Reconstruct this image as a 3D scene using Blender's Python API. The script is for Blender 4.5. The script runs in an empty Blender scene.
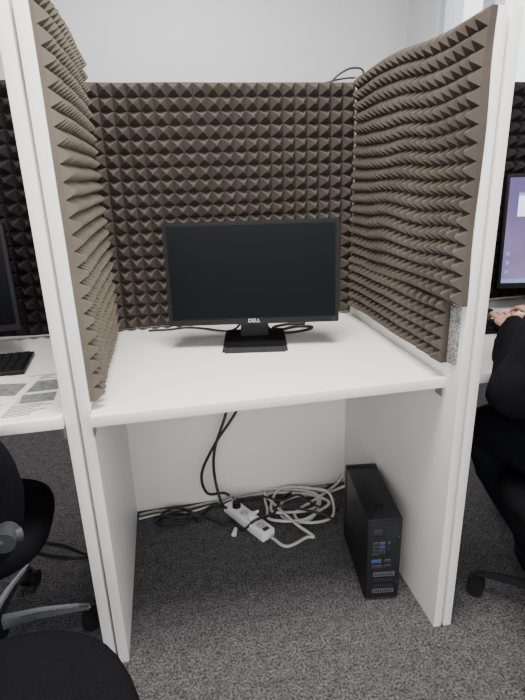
import bpy, bmesh, math, random
from mathutils import Vector, Matrix, noise
random.seed(4)
S=bpy.context.scene
COL=S.collection

# ---------------------------------------------------------------- materials
def newmat(name):
    m=bpy.data.materials.new(name); m.use_nodes=True
    nt=m.node_tree; b=nt.nodes['Principled BSDF']
    return m,nt,b
def mat(name,col,rough=.5,metal=0,spec=.5,var=0.0,vscale=20,bump=0,bscale=200,emit=None,es=1):
    m,nt,b=newmat(name)
    b.inputs['Base Color'].default_value=(*col,1); b.inputs['Roughness'].default_value=rough
    b.inputs['Metallic'].default_value=metal; b.inputs['Specular IOR Level'].default_value=spec
    tc=nt.nodes.new('ShaderNodeTexCoord')
    n=nt.nodes.new('ShaderNodeTexNoise'); n.inputs['Scale'].default_value=vscale; n.inputs['Detail'].default_value=5
    nt.links.new(tc.outputs['Object'],n.inputs['Vector'])
    r=nt.nodes.new('ShaderNodeMapRange'); r.inputs[1].default_value=.3; r.inputs[2].default_value=.7
    r.inputs[3].default_value=1-var; r.inputs[4].default_value=1+var
    nt.links.new(n.outputs['Fac'],r.inputs[0])
    v=nt.nodes.new('ShaderNodeVectorMath'); v.operation='SCALE'; v.inputs[0].default_value=col
    nt.links.new(r.outputs[0],v.inputs['Scale']); nt.links.new(v.outputs[0],b.inputs['Base Color'])
    if bump:
        n2=nt.nodes.new('ShaderNodeTexNoise'); n2.inputs['Scale'].default_value=bscale; n2.inputs['Detail'].default_value=3
        nt.links.new(tc.outputs['Object'],n2.inputs['Vector'])
        bp=nt.nodes.new('ShaderNodeBump'); bp.inputs['Strength'].default_value=bump; bp.inputs['Distance'].default_value=.002
        nt.links.new(n2.outputs['Fac'],bp.inputs['Height']); nt.links.new(bp.outputs[0],b.inputs['Normal'])
    if emit:
        b.inputs['Emission Color'].default_value=(*emit,1); b.inputs['Emission Strength'].default_value=es
    return m
M_white=mat('white_melamine',(.85,.825,.80),.42,var=.012,vscale=3,bump=.05,bscale=400)
M_wall=mat('wall_paint',(.66,.655,.66),.9,var=.01,vscale=2,bump=.1,bscale=150)
M_frame=mat('window_frame_paint',(.58,.60,.64),.4)
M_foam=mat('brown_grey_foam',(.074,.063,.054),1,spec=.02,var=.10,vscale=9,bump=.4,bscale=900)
M_foaml=mat('lit_brown_grey_foam',(.150,.130,.104),1,spec=.02,var=.10,vscale=9,bump=.4,bscale=900)  # same foam on the left wall, colour lightened to stand for light on it
M_foamr=mat('part_lit_brown_grey_foam',(.096,.081,.067),1,spec=.02,var=.10,vscale=9,bump=.4,bscale=900)  # right wall copy of the foam, its lit faces put into the colour
M_foamdark=mat('charcoal_foam',(.024,.020,.022),1,spec=.02,var=.2,vscale=9,bump=.5,bscale=900)
M_black=mat('black_plastic',(.006,.006,.007),.42,spec=.3,var=.05)
M_blackm=mat('black_matte_plastic',(.009,.009,.010),.65,spec=.2,var=.08,bump=.2)
M_bezel=mat('black_bezel',(.006,.0055,.006),.42,spec=.2)
M_screen=mat('switched_off_screen',(.0022,.0022,.003),.26,spec=.09)
M_fabric=mat('black_upholstery',(.007,.007,.008),.95,spec=.06,var=.3,vscale=300,bump=.6,bscale=700)
M_cloth=mat('black_clothing',(.007,.007,.009),.9,spec=.1,var=.25,vscale=25,bump=.4,bscale=60)
M_jeans=mat('dark_trousers',(.007,.007,.010),.9,spec=.08,var=.2,vscale=60)
M_skin=mat('skin',(.58,.33,.24),.5,var=.06,vscale=30)
M_hair=mat('dark_hair',(.03,.018,.012),.6,var=.3,vscale=80,bump=.6,bscale=200)
M_eye=mat('eye_white',(.8,.8,.8),.2)
M_lips=mat('lips',(.45,.18,.15),.5)
M_steel=mat('brushed_steel',(.30,.30,.31),.4,metal=.9)
M_chrome=mat('chrome',(.30,.30,.32),.25,metal=1)
M_cblack=mat('black_cable',(.010,.010,.011),.5)
M_cgrey=mat('pale_grey_cable',(.54,.52,.475),.5)
M_cbeige=mat('beige_cable',(.42,.34,.25),.5)
M_strip=mat('white_plastic',(.80,.80,.79),.35)
M_hole=mat('socket_dark',(.02,.02,.02),.6)
M_blue=mat('blue_connector',(.03,.05,.22),.5)
M_green=mat('green_connector',(.03,.10,.05),.5)
M_case=mat('black_steel_case',(.006,.006,.007),.42,spec=.35,var=.05,bump=.1)
M_rear=mat('rear_metal',(.013,.013,.015),.5,spec=.25)
M_letter=mat('grey_lettering',(.45,.45,.47),.4)
M_ink=mat('printed_ink',(.12,.12,.13),.8,var=.2,vscale=300)
def speckle():
    m,nt,b=newmat('speckled_grey_underlay')
    tc=nt.nodes.new('ShaderNodeTexCoord'); n=nt.nodes.new('ShaderNodeTexNoise')
    n.inputs['Scale'].default_value=220; nt.links.new(tc.outputs['Object'],n.inputs['Vector'])
    cr=nt.nodes.new('ShaderNodeValToRGB'); cr.color_ramp.elements[0].position=.42; cr.color_ramp.elements[1].position=.58
    cr.color_ramp.elements[0].color=(.12,.115,.11,1); cr.color_ramp.elements[1].color=(.40,.39,.38,1)
    nt.links.new(n.outputs['Fac'],cr.inputs[0]); nt.links.new(cr.outputs[0],b.inputs['Base Color']); b.inputs['Roughness'].default_value=.9
    return m
M_speck=speckle()
def carpet():
    m,nt,b=newmat('grey_loop_carpet')
    L=nt.links
    tc=nt.nodes.new('ShaderNodeTexCoord')
    n=nt.nodes.new('ShaderNodeTexNoise'); n.inputs['Scale'].default_value=150; n.inputs['Detail'].default_value=3; n.inputs['Roughness'].default_value=.6
    n2=nt.nodes.new('ShaderNodeTexVoronoi'); n2.inputs['Scale'].default_value=240
    n3=nt.nodes.new('ShaderNodeTexNoise'); n3.inputs['Scale'].default_value=32; n3.inputs['Detail'].default_value=5
    for x in (n,n2,n3): L.new(tc.outputs['Object'],x.inputs['Vector'])
    cr=nt.nodes.new('ShaderNodeValToRGB'); e=cr.color_ramp.elements
    e[0].position=.34; e[0].color=(.028,.027,.0285,1); e[1].position=.68; e[1].color=(.152,.148,.150,1)
    L.new(n.outputs['Fac'],cr.inputs[0])
    mr=nt.nodes.new('ShaderNodeMapRange'); mr.inputs[1].default_value=.3; mr.inputs[2].default_value=.7; mr.inputs[3].default_value=.78; mr.inputs[4].default_value=1.22
    L.new(n3.outputs['Fac'],mr.inputs[0])
    vm=nt.nodes.new('ShaderNodeVectorMath'); vm.operation='SCALE'
    L.new(cr.outputs[0],vm.inputs[0]); L.new(mr.outputs[0],vm.inputs['Scale']); L.new(vm.outputs[0],b.inputs['Base Color'])
    bp=nt.nodes.new('ShaderNodeBump'); bp.inputs['Strength'].default_value=.6; bp.inputs['Distance'].default_value=.003
    L.new(n2.outputs['Distance'],bp.inputs['Height']); L.new(bp.outputs[0],b.inputs['Normal'])
    b.inputs['Roughness'].default_value=1; b.inputs['Specular IOR Level'].default_value=.03
    return m
M_carpet=carpet()
M_plain=mat('plain_paper',(.78,.78,.77),.8)
M_pic=mat('printed_grey_picture',(.20,.21,.20),.7,var=.35,vscale=60)
def desktop_screen():
    m,nt,b=newmat('lit_purple_screen'); L=nt.links
    tc=nt.nodes.new('ShaderNodeTexCoord'); n=nt.nodes.new('ShaderNodeTexNoise'); n.inputs['Scale'].default_value=4
    L.new(tc.outputs['Object'],n.inputs['Vector'])
    cr=nt.nodes.new('ShaderNodeValToRGB'); cr.color_ramp.elements[0].position=.35; cr.color_ramp.elements[1].position=.7
    cr.color_ramp.elements[0].color=(.20,.15,.36,1); cr.color_ramp.elements[1].color=(.42,.33,.55,1)
    L.new(n.outputs['Fac'],cr.inputs[0]); L.new(cr.outputs[0],b.inputs['Emission Color']); b.inputs['Emission Strength'].default_value=1
    b.inputs['Base Color'].default_value=(.01,.01,.02,1); b.inputs['Roughness'].default_value=.4; b.inputs['Specular IOR Level'].default_value=.1
    return m
M_purple=desktop_screen()
M_win=mat('bright_window_on_screen',(.6,.65,.75),.4,emit=(.55,.62,.75),es=1.1)
M_win2=mat('toolbar_on_screen',(.2,.25,.4),.4,emit=(.12,.19,.38),es=.8)
M_greyp=mat('grey_plastic',(.035,.035,.038),.5,spec=.3)

# ---------------------------------------------------------------- helpers
def add(name,bm,mats,parent=None,smooth=False,loc=(0,0,0),rot=(0,0,0),auto=None):
    me=bpy.data.meshes.new(name); bmesh.ops.recalc_face_normals(bm,faces=bm.faces); bm.to_mesh(me); bm.free()
    if not isinstance(mats,(list,tuple)): mats=[mats]
    for m in mats: me.materials.append(m)
    if smooth:
        for p in me.polygons: p.use_smooth=True
    o=bpy.data.objects.new(name,me); COL.objects.link(o)
    if auto is not None:
        me.set_sharp_from_angle(angle=math.radians(auto))
    o.location=loc; o.rotation_euler=rot
    if parent: o.parent=parent
    return o
def empty(name,loc=(0,0,0),rz=0):
    o=bpy.data.objects.new(name,None); COL.objects.link(o); o.location=loc; o.rotation_euler=(0,0,rz); o.empty_display_size=.05
    return o
def tag(o,label,cat,group=None,kind=None):
    o['label']=label; o['category']=cat
    if group:o['group']=group
    if kind:o['kind']=kind
    return o
def bbox(bm,x0,x1,y0,y1,z0,z1,mi=0):
    vs=[bm.verts.new(p) for p in ((x0,y0,z0),(x1,y0,z0),(x1,y1,z0),(x0,y1,z0),(x0,y0,z1),(x1,y0,z1),(x1,y1,z1),(x0,y1,z1))]
    fs=[bm.faces.new([vs[i] for i in f]) for f in ((3,2,1,0),(4,5,6,7),(0,1,5,4),(1,2,6,5),(2,3,7,6),(3,0,4,7))]
    for f in fs:f.material_index=mi
    return vs,fs
def box(name,x0,x1,y0,y1,z0,z1,m,parent=None,bev=.002,seg=2,vbev=0,loc=(0,0,0),rot=(0,0,0)):
    bm=bmesh.new(); vs,fs=bbox(bm,x0,x1,y0,y1,z0,z1)
    if bev: bmesh.ops.bevel(bm,geom=list(bm.edges),offset=bev,segments=seg,affect='EDGES',profile=.5)
    return add(name,bm,m,parent,smooth=bool(bev),loc=loc,rot=rot,auto=40 if bev else None)
def cyl(bm,p0,p1,r0,r1=None,n=20,mi=0,cap=True):
    p0=Vector(p0);p1=Vector(p1); r1=r0 if r1 is None else r1
    d=(p1-p0).normalized(); a=d.orthogonal().normalized(); b=d.cross(a)
    A=[];B=[]
    for i in range(n):
        t=2*math.pi*i/n; q=a*math.cos(t)+b*math.sin(t)
        A.append(bm.verts.new(p0+q*r0)); B.append(bm.verts.new(p1+q*r1))
    for i in range(n):
        f=bm.faces.new((A[i],A[(i+1)%n],B[(i+1)%n],B[i])); f.material_index=mi
    if cap:
        bm.faces.new(A[::-1]).material_index=mi; bm.faces.new(B).material_index=mi
def catmull(P,seg=8):
    P=[Vector(p) for p in P]; Q=[P[0]*2-P[1]]+P+[P[-1]*2-P[-2]]; out=[]
    for i in range(1,len(Q)-2):
        p0,p1,p2,p3=Q[i-1:i+3]
        for k in range(seg):
            t=k/seg
            out.append(.5*((2*p1)+(p2-p0)*t+(2*p0-5*p1+4*p2-p3)*t*t+(3*p1-p0-3*p2+p3)*t**3))
    out.append(P[-1]); return out
def tube(bm,P,r,n=8,seg=8,mi=0):
    pts=catmull(P,seg) if seg else [Vector(p) for p in P]
    ref=None; rings=[]
    for i,p in enumerate(pts):
        d=(pts[min(i+1,len(pts)-1)]-pts[max(i-1,0)])
        if d.length<1e-9: d=Vector((0,0,1))
        d.normalize()
        if ref is None: ref=d.orthogonal().normalized()
        ref=(ref-d*ref.dot(d)).normalized(); b=d.cross(ref)
        rings.append([bm.verts.new(p+(ref*math.cos(2*math.pi*k/n)+b*math.sin(2*math.pi*k/n))*r) for k in range(n)])
    for A,B in zip(rings,rings[1:]):
        for k in range(n):
            bm.faces.new((A[k],A[(k+1)%n],B[(k+1)%n],B[k])).material_index=mi
    bm.faces.new(rings[0][::-1]); bm.faces.new(rings[-1])
def cable(name,P,r,m,label,parent=None,seg=8):
    bm=bmesh.new(); tube(bm,P,r,seg=seg)
    o=add(name,bm,m,parent,smooth=True)
    if not parent: tag(o,label,'cable')
    return o

# ---------------------------------------------------------------- setting
def struct(o,label=None,cat='wall'):
    o['kind']='structure'; o['label']=label or 'plain painted surface of the room'; o['category']=cat; return o
struct(box('floor',-3.5,2.03,-3,4.2,-.05,0,M_carpet,bev=0),'dark grey mottled loop-pile office carpet','floor')
struct(box('wall_back',-3.6,2.23,4.2,4.3,0,2.9,M_wall,bev=0),'plain white painted wall behind the booths','wall')
struct(box('wall_left',-3.6,-3.5,-3,4.2,0,2.9,M_wall,bev=0),'plain white painted side wall','wall')
struct(box('ceiling',-3.6,2.23,-3,4.3,2.9,3.0,M_wall,bev=0),'plain white ceiling','ceiling')
bm=bmesh.new()
X0,X1=2.03,2.23
bbox(bm,X0,X1,-3,4.2,0,.95); bbox(bm,X0,X1,-3,4.2,2.65,2.9)
bbox(bm,X0,X1,3.76,4.2,.95,2.65); bbox(bm,X0,X1,-3,-2.4,.95,2.65); bbox(bm,X0,X1,.6,.9,.95,2.65)
struct(add('wall_right',bm,M_wall),'white wall with tall window openings','wall')
def window(name,y0,y1,mulls):
    bm=bmesh.new(); a,b=2.06,2.13; t=.055
    bbox(bm,a,b,y0,y1,.95,.95+t); bbox(bm,a,b,y0,y1,2.65-t,2.65)
    bbox(bm,a,b,y0,y0+t,.95,2.65); bbox(bm,a,b,y1-t,y1,.95,2.65)
    for y in mulls: bbox(bm,a,b,y-.06,y+.06,.95,2.65)
    struct(add(name,bm,M_frame),'white framed window with bright daylight outside','window')
window('window_1',.9,3.76,(3.2,2.2))
window('window_2',-2.4,.6,(-.9,))
struct(box('trim_1',1.93,2.05,.9,3.76,.92,.95,M_frame,bev=.004),'white window sill','window sill')

# ---------------------------------------------------------------- partitions
def board(x0,x1,y0,y1,z1,label,z0=0):
    o=box('partition_board',x0,x1,y0,y1,z0,z1,M_white,bev=.0022)
    tag(o,label,'partition panel','white partition boards of the booths'); return o
YB=1.78
board(-.219,-.192,1.105,YB-.0005,1.61,'tall white melamine partition board beside the booth desk')
board(-.252,-.2255,1.104,YB-.0005,1.61,'white partition board backing the neighbouring booth wall')
board(.678,.701,1.02,YB-.0005,1.56,'tall white melamine partition board next to the computer tower')
board(.7075,.7315,1.018,YB-.0005,1.56,'white partition board standing against its twin board')
board(-1.20,-1.165,1.10,YB-.0005,1.57,'white partition board at the far side of the neighbouring booth')
board(1.66,1.695,1.04,YB-.0005,1.555,'white partition board at the far side of the occupied booth')
board(-.221,.704,YB,YB+.03,1.545,'white rear partition board behind the booth desk',.004)
board(-1.20,-.225,YB,YB+.03,1.55,'white rear partition board of the paper-strewn booth',.66)
board(.708,1.695,YB,YB+.03,1.545,'white rear partition board of the occupied booth',.66)

# ---------------------------------------------------------------- foam
def foam(origin,U,V,N,nu,nv,pitch,label,m=M_foam,h=.047,base=.012,bulge=.006,seed=0,pu=None,wav=.004,e=.07,fr=1.0):
    O=Vector(origin);U=Vector(U);V=Vector(V);N=Vector(N); pu=pu or pitch
    def W(u,v,n):
        q=Vector((u*3.1*fr+seed*7.3,v*3.1*fr,seed*2.1))
        b=bulge*(noise.noise(q)+.35) if n>.001 else 0
        du=wav*noise.noise(q*1.7+Vector((5,1,2))); dv=wav*1.2*noise.noise(q*1.5+Vector((1,8,3)))
        return O+U*(u+du)+V*(v+dv)+N*(n+b)
    bm=bmesh.new()
    g=[[bm.verts.new(W(i*pu,j*pitch,base)) for j in range(nv+1)] for i in range(nu+1)]
    for i in range(nu):
        for j in range(nv):
            hh=h*random.uniform(.97,1.03); jx=random.uniform(-.03,.03); jy=random.uniform(-.03,.03)-.02
            c=[g[i][j],g[i+1][j],g[i+1][j+1],g[i][j+1]]
            t=[bm.verts.new(W((i+.5+jx+a*e)*pu,(j+.5+jy+b*e)*pitch,hh)) for a,b in ((-1,-1),(1,-1),(1,1),(-1,1))]
            for k in range(4): bm.faces.new((c[k],c[(k+1)%4],t[(k+1)%4],t[k]))
            bm.faces.new(t)
    per=[(i,0) for i in range(nu)]+[(nu,j) for j in range(nv)]+[(i,nv) for i in range(nu,0,-1)]+[(0,j) for j in range(nv,0,-1)]
    bk=[bm.verts.new(W(i*pu,j*pitch,0)) for i,j in per]
    for k in range(len(per)):
        k2=(k+1)%len(per); a=g[per[k][0]][per[k][1]]; b=g[per[k2][0]][per[k2][1]]
        bm.faces.new((a,b,bk[k2],bk[k]))
    bm.faces.new(bk)
    o=add('acoustic_foam_panel',bm,m)
    tag(o,label,'acoustic foam','pyramid foam sheets lining the booths'); return o
ZD=.765
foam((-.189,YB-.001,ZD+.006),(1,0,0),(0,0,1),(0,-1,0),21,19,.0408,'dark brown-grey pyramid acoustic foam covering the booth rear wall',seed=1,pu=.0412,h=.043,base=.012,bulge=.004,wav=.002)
foam((-.1915,1.108,ZD+.022),(0,1,0),(0,0,1),(1,0,0),18,24,.0340,'brown-grey pyramid foam sheet on the booth side wall, coloured as lit',m=M_foaml,seed=2,pu=.0342,h=.029,base=.008,bulge=.006)
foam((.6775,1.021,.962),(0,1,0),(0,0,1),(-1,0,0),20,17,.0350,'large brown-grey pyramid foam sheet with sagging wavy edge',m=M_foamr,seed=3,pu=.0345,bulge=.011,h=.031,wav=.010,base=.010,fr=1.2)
foam((.6775,1.078,.804),(0,1,0),(0,0,1),(-1,0,0),18,5,.0325,'narrow brown-grey pyramid foam strip just above desk',m=M_foamr,seed=3.05,pu=.035,h=.031,bulge=.011,base=.010,fr=1.2)
foam((-1.16,YB-.001,ZD+.01),(1,0,0),(0,0,1),(0,-1,0),21,18,.0431,'dark pyramid foam behind the monitor of the paper-strewn booth',m=M_foamdark,seed=5,pu=.0431)
foam((.738,YB-.001,ZD+.01),(1,0,0),(0,0,1),(0,-1,0),21,18,.0431,'dark pyramid foam on rear wall of the occupied booth',m=M_foamdark,seed=6,pu=.0431)
o=box('adhesive_patch',.669,.6779,1.038,1.073,.812,.955,M_speck,bev=.002); tag(o,'speckled grey underlay strip stuck beside the foam','foam underlay')

# ---------------------------------------------------------------- desks
def desk(x0,x1,y0,y1,label):
    e=empty('desk',((x0+x1)/2,(y0+y1)/2,ZD-.026)); cx,cy,cz=e.location
    box('tabletop',x0-cx,x1-cx,y0-cy,y1-cy,0,.026,M_white,e,bev=.0007)
    for s,x in ((1,x0-cx),(-1,x1-cx)):
        for yy in (y0-cy+.012,y1-cy-.12):
            bm=bmesh.new(); prof=[(0,-.0005),(.03,-.0005),(.03,-.0035),(.003,-.0035),(.003,-.03),(0,-.03)]
            A=[bm.verts.new((x+s*px,yy,pz)) for px,pz in prof]; B=[bm.verts.new((x+s*px,yy+.03,pz)) for px,pz in prof]
            for k in range(6): bm.faces.new((A[k],A[(k+1)%6],B[(k+1)%6],B[k]))
            bm.faces.new(A[::-1]); bm.faces.new(B)
            add('support_bracket',bm,M_steel,e)
    tag(e,label,'desk','booth desks'); return e
desk(-.191,.677,1.075,YB-.002,'white melamine booth desk carrying a switched-off monitor')
desk(-1.164,-.253,1.085,YB-.002,'white booth desk covered with loose printed papers')
desk(.7325,1.659,1.075,YB-.002,'white booth desk at which a person works')

# ---------------------------------------------------------------- monitors
def monitor(loc,rz,w,h,zb,label,screenmat=M_screen,letters=True,tilt=.06,windows=False,bs=1.0):
    e=empty('monitor',loc,rz)
    bm=bmesh.new(); bw=.012; bb=.02
    vs,fs=bbox(bm,-w/2,w/2,-.014,.012,-h/2,h/2)
    bmesh.ops.bevel(bm,geom=[x for x in bm.edges],offset=.0025,segments=2,affect='EDGES')
    front=max((x for x in bm.faces if x.calc_center_median().y<-.01),key=lambda x:x.calc_area())
    bmesh.ops.inset_region(bm,faces=[front],thickness=bw-.0025)
    for v in front.verts:
        if v.co.z<0: v.co.z+=(bb-bw)
    r=bmesh.ops.extrude_face_region(bm,geom=[front])
    for v in [x for x in r['geom'] if isinstance(x,bmesh.types.BMVert)]: v.co.y+=.003
    if front.is_valid: bmesh.ops.delete(bm,geom=[front],context='FACES_ONLY')
    A=[(-w*.40,.012,-h*.38),(w*.40,.012,-h*.38),(w*.40,.012,h*.38),(-w*.40,.012,h*.38)]
    B=[(-w*.26,.045,-h*.28),(w*.26,.045,-h*.28),(w*.26,.045,h*.26),(-w*.26,.045,h*.26)]
    a=[bm.verts.new(p) for p in A]; b=[bm.verts.new(p) for p in B]
    for k in range(4): bm.faces.new((a[k],a[(k+1)%4],b[(k+1)%4],b[k]))
    bm.faces.new(b); bm.faces.new(a[::-1])
    hs=add('housing',bm,M_bezel,e,smooth=True,auto=30,loc=(0,-.035,zb+h/2),rot=(-tilt,0,0)); hs['label']='thin black bezel and rear shell'
    sc=box('screen',-w/2+bw,w/2-bw,-.0125,-.0105,-h/2+bb,h/2-bw,screenmat,hs,bev=0)
    if windows:
        X=-w/2+bw
        box('screen_window',X+.035,X+.25,-.0132,-.0126,h*.14,h*.34,M_win,sc,bev=0)
        box('window_toolbar',X+.035,X+.25,-.0136,-.0132,h*.315,h*.34,M_win2,sc,bev=0)
        for k in range(3): box('desktop_icon',X+.010,X+.022,-.0132,-.0126,-h*.20-k*.032,-h*.20-k*.032+.012,M_win2,sc,bev=0)
        box('taskbar',X,-X,-.0132,-.0126,-h/2+bb,-h/2+bb+.014,M_win2,sc,bev=0)
    if letters:
        cu=bpy.data.curves.new('t','FONT'); cu.body='DELL'; cu.size=.015; cu.align_x='CENTER'; cu.align_y='CENTER'; cu.extrude=.0003; cu.space_character=1.1; cu.offset=.0003
        to=bpy.data.objects.new('t',cu); COL.objects.link(to); bpy.context.view_layer.update()
        me=bpy.data.meshes.new_from_object(to.evaluated_get(bpy.context.evaluated_depsgraph_get()))
        bpy.data.objects.remove(to); me.materials.clear(); me.materials.append(M_letter)
        lo=bpy.data.objects.new('brand_lettering',me); COL.objects.link(lo); lo.parent=hs; lo.location=(0,-.0145,-h/2+.0105); lo.rotation_euler=(math.radians(90),0,0)
    for k in range(4): box('control_button',w/2-.07+k*.013,w/2-.062+k*.013,-.0150,-.0138,-h/2+.008,-h/2+.0105,M_blackm,hs,bev=0)
    box('power_button',w/2-.019,w/2-.012,-.0150,-.0138,-h/2+.007,-h/2+.0115,M_greyp if letters else M_blackm,hs,bev=0)
    bm=bmesh.new()
    vs,fs=bbox(bm,-.036,.036,.018,.05,.012,zb+h*.55)
    for v in vs:
        if v.co.z<.1: v.co.x*=1.25
    bmesh.ops.bevel(bm,geom=list(bm.edges),offset=.005,segments=2,affect='EDGES')
    add('stand_neck',bm,M_black,e,smooth=True,auto=40)
    bm=bmesh.new()
    vs,fs=bbox(bm,-.100*bs,.100*bs,-.100*bs,.105*bs,0,.016)
    for v in vs:
        if v.co.z>.01: v.co.x*=.95; v.co.y=v.co.y*.94
    es=[x for x in bm.edges if abs(x.verts[0].co.z-x.verts[1].co.z)>1e-3]
    bmesh.ops.bevel(bm,geom=es,offset=.008,segments=4,affect='EDGES')
    add('stand_base',bm,M_black,e,smooth=True,auto=30)
    tag(e,label,'monitor'); return e
RZ=-math.radians(10.5)
monitor((.263,1.50,ZD),RZ,.51,.302,.076,'switched-off black widescreen monitor on a square stand')
monitor((-.705,1.615,ZD),math.radians(4),.53,.31,.08,'dark monitor in front of black acoustic foam',letters=False)
monitor((1.495,1.60,ZD),-math.radians(12),.62,.395,.085,'lit monitor with purple desktop facing the person',screenmat=M_purple,letters=False,windows=True)
monitor((1.065,1.585,ZD),math.radians(50),.25,.345,.075,'dark upright monitor turned side-on beside the lit one',letters=False,bs=.75)

cable('monitor_cable',[(.30,1.55,.83),(.33,1.57,.78),(.38,1.56,.770),(.45,1.57,.770),(.48,1.60,.770),(.43,1.62,.770),(.37,1.60,.770),(.35,1.63,.770),(.40,1.655,.770),(.47,1.65,.770)],.0045,M_cblack,'black cable curled on desk behind the monitor')
cable('monitor_cable',[(.24,1.55,.83),(.20,1.60,.78),(.12,1.69,.7695),(.06,1.722,.7695),(.0,1.715,.7695),(-.07,1.722,.7695)],.0035,M_cblack,'black cable running along the foam behind the monitor')
cable('network_cable',[(.60,1.795,1.549),(.63,1.79,1.575),(.68,1.80,1.595),(.73,1.83,1.585),(.72,1.90,1.50),(.70,1.93,1.2)],.0035,M_cblack,'black cable arching over the rear partition top')
cable('network_cable',[(.58,1.80,1.549),(.64,1.80,1.562),(.70,1.81,1.566),(.76,1.84,1.552),(.77,1.90,1.4)],.003,M_cblack,'thin black cable draped over rear partition top')

# ---------------------------------------------------------------- tower
def tower(loc,rz,label):
    e=empty('computer_tower',loc,rz)
    W=.053;H=.297;D=.30
    box('case',-W,W,.004,D-.02,.006,H,M_case,e,bev=.003)
    box('front_bezel',-W-.001,W+.001,D-.02,D+.008,.004,H+.002,M_black,e,bev=.004)
    box('rear_panel',-W+.003,W-.003,0,.0045,.01,H-.004,M_rear,e,bev=.0008)
    for sx in (-.037,.037):
        for y in (.03,.25): box('rubber_foot',sx-.008,sx+.008,y-.01,y+.01,0,.007,M_blackm,e,bev=.001)
    box('release_latch',-.012,.012,.05,.075,H-.0005,H+.0035,M_blackm,e,bev=.001)
    box('power_socket',-.036,-.008,-.002,.001,.245,.265,M_hole,e,bev=.001)
    bm=bmesh.new()
    for i in range(6):
        for j in range(7): cyl(bm,(.004+i*.0065,-.0006,.235+j*.0065),(.004+i*.0065,.001,.235+j*.0065),.0022,n=6)
    add('vent_grille',bm,M_hole,e)['kind']='stuff'
    def port(n,x,z,w,h,m,lab=None):
        bm=bmesh.new(); bbox(bm,x-w/2-.0015,x+w/2+.0015,-.0015,.001,z-h/2-.0015,z+h/2+.0015,0); bbox(bm,x-w/2,x+w/2,-.003,-.0014,z-h/2,z+h/2,1)
        o=add(n,bm,[M_steel,m],e)
        if lab:o['label']=lab
    for k in range(4): port('usb_port',-.026,.215-k*.013,.013,.006,M_hole)
    for k in range(2): port('usb_port',-.006,.215-k*.013,.013,.006,M_blue,'blue usb port')
    port('network_port',-.006,.185,.014,.012,M_hole)
    port('video_connector',-.022,.150,.026,.009,M_blue,'blue video connector')
    port('serial_connector',-.020,.130,.026,.009,M_hole)
    port('display_connector',.012,.150,.016,.006,M_hole)
    port('display_connector',.012,.132,.016,.006,M_hole)
    for z,m in ((.217,M_green),(.205,M_hole),(.193,M_hole)):
        bm=bmesh.new(); cyl(bm,(.014,-.003,z),(.014,.001,z),.0042); add('audio_jack',bm,m,e)
    for k in range(4):
        bm=bmesh.new(); z=.030+k*.021
        bbox(bm,-.030,.036,-.002,.001,z,z+.015,0)
        for q in range(9): bbox(bm,-.026+q*.0065,-.0225+q*.0065,-.0026,-.0019,z+.003,z+.012,1)
        add('expansion_slot_cover',bm,[M_steel if k in(0,3) else M_rear,M_hole],e)
    for k in range(2):
        bm=bmesh.new(); cyl(bm,(.042,-.004,.24-.17*k),(.042,.001,.24-.17*k),.004); add('thumb_screw',bm,M_chrome,e)
    tag(e,label,'computer')
tower((.572,1.150,0),-math.radians(8),'slim black desktop computer tower, rear ports facing out')

# ---------------------------------------------------------------- power strip
p0=Vector((.172,1.715,0));p1=Vector((.289,1.50,0)); d=p1-p0; L=d.length
e=empty('power_strip',(p0+p1)/2,math.atan2(d.y,d.x))
box('strip_body',-L/2,L/2,-.030,.030,.001,.038,M_strip,e,bev=.006,seg=3)
for k in range(4):
    bm=bmesh.new(); x=-L/2+.05+k*.05
    cyl(bm,(x,0,.0375),(x,0,.0392),.0205,n=28,mi=0); cyl(bm,(x,0,.0391),(x,0,.0396),.018,n=28,mi=1)
    for s in(-1,1): cyl(bm,(x+s*.007,s*.006,.0395),(x+s*.007,s*.006,.0399),.0025,n=10,mi=2)
    add('socket',bm,[M_strip,M_cgrey,M_hole],e)
for k,mm in ((0,M_black),(2,M_strip)):
    bm=bmesh.new(); x=-L/2+.05+k*.05
    cyl(bm,(x,0,.040),(x,0,.062),.017,.015,n=24); cyl(bm,(x,0,.057),(x-.0,.028,.060),.008,.005,n=12)
    o=add('plug',bm,mm,e,smooth=True,auto=40); o['label']='plug pushed into a socket'
box('switch',L/2-.025,L/2-.01,-.012,.012,.0375,.042,M_hole,e,bev=.001)
tag(e,'white multi-socket power strip lying on the carpet','power strip')

G=.006
def pile(pts,seedv,jit=.018,z0=G,dz=.0025):
    rnd=random.Random(seedv); P=[]
    for i,(x,y) in enumerate(pts): P.append((x+rnd.uniform(-jit,jit),min(y+rnd.uniform(-jit,jit),1.765),z0+dz*(i%9)+rnd.uniform(0,.003)))
    return P
cable('power_cable',[(.668,1.71,.035)]+pile([(.60,1.72),(.52,1.745),(.42,1.75),(.34,1.72),(.30,1.66),(.33,1.58),(.42,1.54),(.52,1.57),(.57,1.65),(.50,1.71),(.38,1.68),(.35,1.60),(.43,1.57),(.54,1.62),(.52,1.72),(.42,1.77),(.32,1.74),(.37,1.53),(.44,1.49),(.40,1.45),(.33,1.45)],3,.024)+[(.298,1.49,.016)],.0058,M_cgrey,'pale grey cable heaped in loose loops on carpet')
cable('power_cable',[(.21,1.71,.045),(.26,1.74,.03)]+pile([(.33,1.74),(.42,1.76),(.50,1.70),(.49,1.61),(.40,1.59),(.34,1.66),(.40,1.74),(.55,1.73),(.60,1.66),(.54,1.56),(.44,1.53),(.41,1.62),(.50,1.67),(.60,1.73)],8,.026,z0=.015)+[(.665,1.75,.06)],.0056,M_cgrey,'pale grey cable looped over another beside the power strip')
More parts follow.
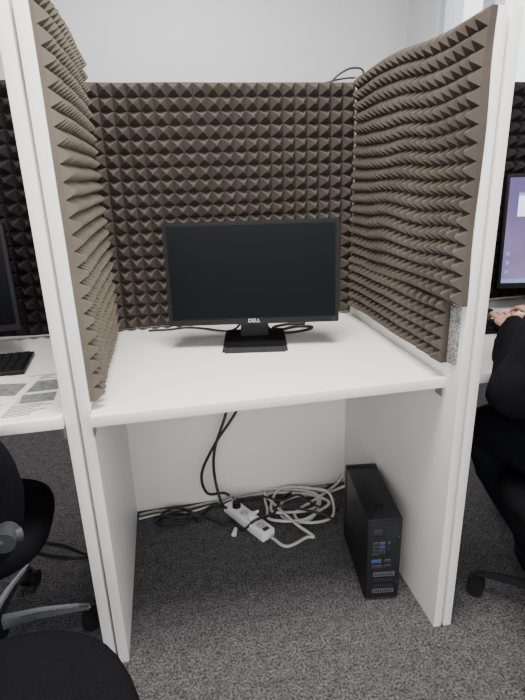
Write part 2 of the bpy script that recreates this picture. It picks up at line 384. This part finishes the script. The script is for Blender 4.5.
cable('power_cable',[(-.183,1.755,.006),(-.12,1.765,.006),(-.02,1.75,.008),(.06,1.765,.006),(.14,1.77,.006),(.30,1.765,.01),(.45,1.768,.006),(.60,1.765,.006)],.005,M_cbeige,'beige cable running along the foot of rear board')
cable('power_cable',[(-.185,1.73,.006),(-.10,1.74,.006),(.0,1.725,.006),(.08,1.74,.006),(.16,1.745,.02),(.185,1.72,.045)],.0045,M_cgrey,'grey cable running along the carpet to the strip')
cable('power_cable',[(.25,1.765,.733),(.265,1.74,.6),(.232,1.72,.45),(.13,1.70,.31),(.072,1.70,.19),(.087,1.70,.10),(.15,1.715,.08),(.175,1.71,.068)],.0056,M_cblack,'black power cable hanging from desk to power strip')
cable('power_cable',[(.22,1.765,.733),(.215,1.74,.60),(.182,1.72,.43),(.128,1.70,.29),(.120,1.69,.17),(.145,1.66,.055),(.20,1.75,.006),(.30,1.745,.006),(.38,1.72,.016),(.44,1.74,.02)],.0056,M_cblack,'black cable hanging down and trailing over the carpet')
cable('power_cable',[(.05,1.66,.006)]+pile([(.0,1.70),(-.07,1.72),(-.11,1.68),(-.06,1.65),(.0,1.66),(.02,1.71),(-.04,1.735),(-.09,1.70),(-.03,1.68),(.04,1.70),(.09,1.73),(.15,1.75),(.2,1.76)],5,jit=.008),.0062,M_cblack,'black cable coiled on the carpet by rear board')
cable('power_cable',[(.0,1.70,.02),(.08,1.67,.006),(.14,1.62,.006),(.17,1.63,.01),(.20,1.57,.005),(.25,1.56,.048),(.33,1.60,.035),(.36,1.63,.042),(.5,1.56,.035),(.56,1.53,.008)],.0050,M_cblack,'black cable snaking past the power strip')
cable('power_cable',[(.20,1.71,.045),(.30,1.70,.05),(.37,1.66,.045),(.45,1.68,.045),(.50,1.61,.035),(.58,1.60,.008),(.62,1.66,.006)],.0042,M_cblack,'black cable lying across the pale cable heap')
bm=bmesh.new(); cyl(bm,(0,0,0),(.012,.03,.004),.010,.006,n=10)
o=add('cable_connector',bm,M_strip,loc=(.165,1.545,.010)); tag(o,'small white connector lying on the carpet','connector')

# ---------------------------------------------------------------- papers, keyboard
def sheet(loc,rz,label,rows,pics=()):
    o=box('paper_sheet',-.105,.105,-.148,.148,0,.0006,M_plain,bev=0,loc=loc,rot=(0,0,rz)); tag(o,label,'paper','loose papers on the desk')
    rnd=random.Random(int(loc[0]*1000)); bm=bmesh.new()
    for a,b in rows:
        y=a
        while y<b:
            bbox(bm,-.085,rnd.uniform(.03,.085),y,y+.0034,.0006,.0009); y+=.0085
    if rows: add('printed_text',bm,M_ink,o)['kind']='stuff'
    for x0,x1,y0,y1 in pics: box('printed_picture',x0,x1,y0,y1,.0006,.0009,M_pic,o,bev=0)
sheet((-.375,1.250,ZD+.0004),.04,'printed page with grey pictures and text lines',[(-.13,-.07),(.10,.13)],[(-.085,-.005,.01,.085),(.005,.085,.01,.085),(-.085,-.005,-.06,-.005),(.005,.085,-.06,-.005)])
sheet((-.58,1.28,ZD+.0018),-.25,'white page of text under another sheet',[(-.12,.12)])
sheet((-.475,1.235,ZD+.0030),-.16,'text-covered paper sheet lying on top',[(-.13,-.02)],[(-.085,-.005,.02,.10),(.005,.085,.02,.10)])
def keyb(loc,rz,hw,y0,y1,h,nx,ny,label):
    e=empty('keyboard',loc,rz)
    box('key_tray',-hw,hw,y0,y1,.001,h,M_black,e,bev=.003)
    bm=bmesh.new(); px=(2*hw-.012)/nx; py=(y1-y0-.01)/ny
    for i in range(nx):
        for j in range(ny): bbox(bm,-hw+.006+i*px,-hw+.006+i*px+px*.85,y0+.005+j*py,y0+.005+j*py+py*.85,h-.0002,h+.004)
    add('keys',bm,M_blackm,e)['kind']='stuff'; tag(e,label,'keyboard','keyboards on the booth desks')
keyb((-.575,1.485,ZD),.05,.17,-.095,.075,.014,14,6,'black keyboard below the dark monitor beside papers')
keyb((1.17,1.425,ZD),0,.20,-.060,.058,.012,16,5,'black keyboard under the typing hands')

# ---------------------------------------------------------------- office chairs
def sup(bm,rx,ry,z0,z1,n=40,p=3.2,edge=.02,curve=None,mi=0):
    rings=[]
    levels=[(z0,-edge)]+[(z0+edge*(1-math.cos(a))*1.0,-edge+edge*math.sin(a)) for a in (math.pi/6,math.pi/3,math.pi/2)]+[(z1-edge*(1-math.cos(a)),-edge+edge*math.sin(a)) for a in (math.pi/2,math.pi/3,math.pi/6)]+[(z1,-edge),(z1+.004,-edge-.08),(z1+.005,-edge-.13)]
    for z,off in levels:
        r=[]
        for i in range(n):
            t=2*math.pi*i/n; c,s=math.cos(t),math.sin(t)
            x=(rx+off)*math.copysign(abs(c)**(2/p),c); y=(ry+off)*math.copysign(abs(s)**(2/p),s)
            q=Vector((x,y,z)); 
            if curve:q=curve(q)
            r.append(bm.verts.new(q))
        rings.append(r)
    for A,B in zip(rings,rings[1:]):
        for i in range(n): bm.faces.new((A[i],A[(i+1)%n],B[(i+1)%n],B[i]))
    bm.faces.new(rings[0][::-1]); bm.faces.new(rings[-1])
def chair(loc,rz,label,baserot=0,legmat=M_blackm,sz=.48,ss=1.0,bh=.27,bz=.34,knob=False,br=1.0):
    e=empty('office_chair',loc,rz)
    bm=bmesh.new(); sup(bm,.25*ss,.24*ss,sz-.075,sz,edge=.03,p=2.8,curve=lambda q:Vector((q.x,q.y,q.z-(.02*(q.y/.24)**2 if q.y>.1 else 0))))
    add('seat',bm,M_fabric,e,smooth=True)
    bm=bmesh.new()
    def cv(q):
        z=sz+bz+q.y; y=-.275+q.z+ .25*(q.x**2)*1.6-.05*(z-sz-.3)
        return Vector((q.x*(1-.25*max(0,q.y)-.5*max(0,-q.y)),y,z))
    sup(bm,.225,bh,-.02,.035,edge=.022,p=2.8,curve=cv)
    add('backrest',bm,M_fabric,e,smooth=True)
    bm=bmesh.new(); tube(bm,[(0,-.05,sz-.09),(0,-.2,sz-.10),(0,-.31,sz-.04),(0,-.315,sz+.10),(0,-.315,sz+bz)],.02,n=10); add('back_support',bm,M_blackm,e,smooth=True)
    if knob:
        bm=bmesh.new(); tube(bm,[(0,-.325,sz+.135),(.1,-.32,sz+.13),(.17,-.31,sz+.13),(.215,-.285,sz+.125)],.016,n=10); cyl(bm,(.19,-.318,sz+.13),(.19,-.275,sz+.13),.022,n=20); o=add('back_adjuster',bm,M_greyp,e,smooth=True,auto=50); o['label']='grey plastic adjuster'
    bm=bmesh.new(); bbox(bm,-.11,.11,-.12,.12,sz-.10,sz-.073); bmesh.ops.bevel(bm,geom=list(bm.edges),offset=.006,segments=2,affect='EDGES'); cyl(bm,(.10,.05,sz-.09),(.19,.05,sz-.10),.006,n=10); add('tilt_mechanism',bm,M_blackm,e)
    bm=bmesh.new(); cyl(bm,(0,0,.09),(0,0,.26),.028,n=20); cyl(bm,(0,0,.26),(0,0,sz-.09),.016,n=20); cyl(bm,(0,0,.07),(0,0,.125),.045,.035,n=24); add('gas_column',bm,M_blackm,e,smooth=True,auto=40)
    for k in range(5):
        a=baserot+k*2*math.pi/5; c,s=math.cos(a),math.sin(a)
        bm=bmesh.new()
        pts=[(.03,.105,.020,.016),(.15*br,.10,.015,.012),(.26*br,.082,.012,.009),(.30*br,.072,.010,.007)]
        rr=[]
        for r,z,w,h in pts: rr.append([bm.verts.new((r*c-u*s,r*s+u*c,z+v)) for u,v in ((-w,-h),(w,-h),(w*.6,h),(-w*.6,h))])
        for A,B in zip(rr,rr[1:]):
            for i in range(4): bm.faces.new((A[i],A[(i+1)%4],B[(i+1)%4],B[i]))
        bm.faces.new(rr[0]);bm.faces.new(rr[-1][::-1])
        bmesh.ops.bevel(bm,geom=list(bm.edges),offset=.003,segments=2,affect='EDGES')
        add('leg',bm,legmat,e,smooth=True,auto=50)
        bm=bmesh.new(); P=Vector((.295*br*c,.295*br*s,0)); q=Vector((-s,c,0))
        for t in(-1,1): cyl(bm,P+q*(t*.008)+Vector((0,0,.027)),P+q*(t*.026)+Vector((0,0,.027)),.026,.024,n=20)
        cyl(bm,P+Vector((0,0,.03)),P+Vector((0,0,.07)),.008,n=10); cyl(bm,P-q*.009+Vector((0,0,.034)),P+q*.009+Vector((0,0,.034)),.022,n=16)
        add('caster',bm,M_blackm,e,smooth=True,auto=40)
    tag(e,label,'chair','office chairs around the booths'); return e
chair((-.565,1.215,0),math.radians(3),'black office chair with chrome base pushed under desk',baserot=math.radians(6),legmat=M_chrome,sz=.46,knob=True,bh=.21,bz=.20,br=.88,ss=.86)
chair((-.335,.535,0),math.radians(-78),'black upholstered office chair with rounded seat near booth',sz=.485,ss=1.04)
CX=1.035
chair((CX+.05,.91,0),0,'black swivel chair under the seated person',baserot=math.radians(136),sz=.46)

# ---------------------------------------------------------------- person
def skin(V,E,R,sub=2):
    me=bpy.data.meshes.new('s'); me.from_pydata([Vector(v) for v in V],E,[]); o=bpy.data.objects.new('s',me); COL.objects.link(o)
    m=o.modifiers.new('k','SKIN'); m.use_smooth_shade=True
    for i,r in enumerate(R):
        me.skin_vertices[0].data[i].radius=(r,r) if not isinstance(r,tuple) else r
    me.skin_vertices[0].data[0].use_root=True
    s=o.modifiers.new('b','SUBSURF'); s.levels=sub; s.render_levels=sub
    bpy.context.view_layer.update()
    out=bpy.data.meshes.new_from_object(o.evaluated_get(bpy.context.evaluated_depsgraph_get()))
    bpy.data.objects.remove(o); return out
def ell(bm,c,r,n=24,m=16,f=None,M=None,mi=0):
    mt=M or Matrix.Identity(3)
    g=bmesh.ops.create_uvsphere(bm,u_segments=n,v_segments=m,radius=1)
    for v in g['verts']:
        q=Vector(v.co)
        if f:q=f(q)
        q=Vector((q.x*r[0],q.y*r[1],q.z*r[2])); v.co=Vector(c)+mt@q
    for v in g['verts']:
        for x in v.link_faces: x.material_index=mi
PX,PY=CX+.04,.88
pe=empty('person',(PX,PY,0)); off=-Vector((PX,PY,0))
SH=[(.90,.935,1.03),(1.23,.96,1.03)]; EL=[(.822,1.000,.705),(1.31,1.14,.80)]; WR=[(1.02,1.29,.815),(1.19,1.33,.815)]
V=[(PX,.88,.56),(PX,.89,.70),(PX-.01,.915,.86),(PX-.01,.94,1.00),(PX-.01,.96,1.08),(PX-.01,.98,1.15),
   SH[0],EL[0],(.885,1.09,.795),WR[0], SH[1],EL[1],(1.25,1.24,.82),WR[1],
   (PX-.10,.91,.545),(PX-.13,1.10,.55),(PX-.16,1.27,.53),(PX-.07,1.16,.30),(PX+.02,1.02,.10),(PX+.02,1.12,.05),
   (PX+.10,.91,.545),(PX+.13,1.14,.55),(PX+.14,1.34,.53),(PX+.14,1.35,.30),(PX+.14,1.34,.085),(PX+.14,1.44,.05)]
E=[(0,1),(1,2),(2,3),(3,4),(4,5),(3,6),(6,7),(7,8),(8,9),(3,10),(10,11),(11,12),(12,13),(0,14),(14,15),(15,16),(16,17),(17,18),(18,19),(0,20),(20,21),(21,22),(22,23),(23,24),(24,25)]
R=[.135,.12,.135,.12,.06,.055,.06,.043,.038,.026,.06,.043,.038,.026,.085,.07,.055,.05,.035,.03,.085,.07,.055,.05,.035,.03]
bm=bmesh.new()
me=skin([Vector(v)+off for v in V],E,R); bm.from_mesh(me)
HC=Vector((PX-.01,1.0,1.255))+off
def headf(q):
    x,y,z=q
    if z<0: x*=1-.28*(-z)**1.3; y=y*(1-.12*-z)+.06*-z
    if y>0: x*=1-.10*y
    return Vector((x,y,z))
ell(bm,HC,(.077,.098,.118),32,24,headf)
ell(bm,HC+Vector((0,.098,-.012)),(.013,.02,.024),12,8)
ell(bm,HC+Vector((0,.102,-.026)),(.017,.012,.009),12,8)
for s in(-1,1):
    ell(bm,HC+Vector((s*.076,-.005,-.005)),(.008,.018,.03),12,8)
    ell(bm,HC+Vector((s*.031,.083,.012)),(.014,.012,.009),12,8,mi=1)
    ell(bm,HC+Vector((s*.031,.0935,.012)),(.0055,.003,.0055),10,8,mi=3)
    ell(bm,HC+Vector((s*.031,.090,.030)),(.018,.006,.004),10,6,mi=3)
ell(bm,HC+Vector((0,.092,-.055)),(.023,.010,.008),14,8,mi=2)
def hand(w,fd,side):
    w=Vector(w)+off; f=Vector(fd).normalized(); up=Vector((0,0,1)); s=f.cross(up).normalized()
    Mx=Matrix((s,f,up)).transposed()
    def P(a,b,c): return w+s*a+f*b+up*c
    ell(bm,P(0,.052,-.004),(.041,.055,.015),20,12,M=Mx)
    base=[-.031,-.011,.010,.029]; ln=[.060,.074,.079,.070] if side<0 else [.070,.079,.074,.060]
    for b0,l in zip(base,ln):
        pts=[P(b0*.6,.05,-.002),P(b0,.092,.003),P(b0*1.08,.092+l*.42,.006),P(b0*1.1,.092+l*.75,-.008),P(b0*1.1,.092+l*.9,-.022)]
        m2=skin(pts,[(0,1),(1,2),(2,3),(3,4)],[.010,.0095,.0085,.0078,.006],1); bm.from_mesh(m2)
    t=-side
    pts=[P(t*.018,.022,-.006),P(t*.044,.05,-.010),P(t*.057,.078,-.013),P(t*.052,.10,-.020)]
    m2=skin(pts,[(0,1),(1,2),(2,3)],[.014,.0115,.0095,.007],1); bm.from_mesh(m2)
hand(WR[0],(.35,.92,0),-1)
hand(WR[1],(-.02,1,0),1)
body=add('body',bm,[M_skin,M_eye,M_lips,M_hair],pe,smooth=True)
def subm(idx,extra,name,m,lab=None,rr={},vv={}):
    mp={k:i for i,k in enumerate(idx)}
    v=[Vector(vv.get(k,V[k]))+off for k in idx]; ee=[(mp[a],mp[b]) for a,b in E if a in mp and b in mp]
    me=skin(v,ee,[rr.get(k,R[k]+extra) for k in idx]); b=bmesh.new(); b.from_mesh(me)
    for q in b.verts:
        n=noise.noise_vector(q.co*14)*.012+noise.noise_vector(q.co*40)*.005; q.co+=n
    o=add(name,b,m,pe,smooth=True); 
    if lab:o['label']=lab
    return o
subm([0,1,2,3,4,6,7,8,9,10,11,12,13],.017,'jacket',M_cloth,'loose black long-sleeved jacket',rr={6:.085,7:.076,8:.066,9:.042})
a18=V[18]; a24=V[24]
subm([0,14,15,16,17,18,20,21,22,23,24],.018,'trousers',M_jeans,'dark trousers',rr={15:.095,16:.082,17:.072,18:.062,24:.060},vv={18:(a18[0],a18[1]+.02,.085),24:(a24[0],a24[1]+.01,.08)})
for x,y in ((PX+.02,1.09),(PX+.14,1.41)):
    bm=bmesh.new(); ell(bm,Vector((x,y,.05))+off,(.048,.14,.05),20,12,lambda q:Vector((q.x*(1-.1*q.y),q.y,q.z*(1-.25*q.y) if q.z>0 else max(q.z,-.9)))); add('shoe',bm,M_blackm,pe,smooth=True)
bm=bmesh.new()
ell(bm,HC+Vector((0,-.012,.018)),(.085,.103,.113),28,20,lambda q:(q if not(q.y>.35 and q.z<.45) else Vector((q.x*.8,q.y*.55,q.z*.8))))
add('hair',bm,M_hair,pe,smooth=True)
tag(pe,'person in black jacket seated, typing at the desk','person')
bm=bmesh.new(); ell(bm,(0,0,.012),(.03,.05,.02),20,12,lambda q:Vector((q.x,q.y,max(q.z,-.55))))
o=add('computer_mouse',bm,M_strip,loc=(.79,1.20,ZD),smooth=True); tag(o,'pale computer mouse near the desk edge','mouse')
for k in range(4):
    cable('power_cable',[(.775+.03*k,1.50,.732),(.765+.05*k,1.38+.04*k,.60),(.79+.04*k,1.30+.05*k,.42),(.775+.06*k,1.40+.03*k,.22),(.80+.05*k,1.52,.012+.01*k),(.95,1.62+.02*k,.008)],.005,M_cblack,'black cable hanging below the occupied desk')
for k in range(2):
    cable('power_cable',[(-.31-.05*k,1.60,.732),(-.34,1.58,.5),(-.31-.04*k,1.57+.03*k,.30),(-.34,1.56,.03),(-.45,1.58+.06*k,.008),(-.6,1.66+.05*k,.008)],.0055,M_cblack,'black cable hanging below the paper-covered desk')

# ---------------------------------------------------------------- lights
w=bpy.data.worlds.new('w'); S.world=w; w.use_nodes=True
bg=w.node_tree.nodes['Background']; bg.inputs[0].default_value=(.93,.96,1,1); bg.inputs[1].default_value=2.8
def area(name,loc,target,sx,sy,en,col):
    l=bpy.data.lights.new(name,'AREA'); l.shape='RECTANGLE'; l.size=sx; l.size_y=sy; l.energy=en; l.color=col
    o=bpy.data.objects.new(name,l); COL.objects.link(o); o.location=loc
    o.rotation_euler=(Vector(target)-Vector(loc)).to_track_quat('-Z','Y').to_euler(); return o
area('ceiling_lamp',(.15,.75,2.85),(.15,.75,0),1.0,.7,105,(1,.96,.92))
area('ceiling_lamp',(.2,3.2,2.85),(.2,3.2,0),1.2,.6,36,(1,.97,.94))
area('daylight_lamp',(-.5,-2.2,2.0),(.3,1.6,.7),2.2,1.4,36,(1,.975,.955))

# ---------------------------------------------------------------- camera
th=math.radians(18.9); ps=math.radians(10.8)
F=Vector((math.sin(ps)*math.cos(th),math.cos(ps)*math.cos(th),-math.sin(th)))
R0=Vector((math.cos(ps),-math.sin(ps),0)); U0=R0.cross(F)
a=math.atan(.0312)
Rc=R0*math.cos(a)-U0*math.sin(a); Uc=R0*math.sin(a)+U0*math.cos(a)
cd=bpy.data.cameras.new('camera'); cd.sensor_width=36; cd.lens=505/700*36; cd.clip_start=.02
co=bpy.data.objects.new('camera',cd); COL.objects.link(co)
M=Matrix((Rc,Uc,-F)).transposed().to_4x4(); M.translation=Vector((0,0,1.26)); co.matrix_world=M
S.camera=co
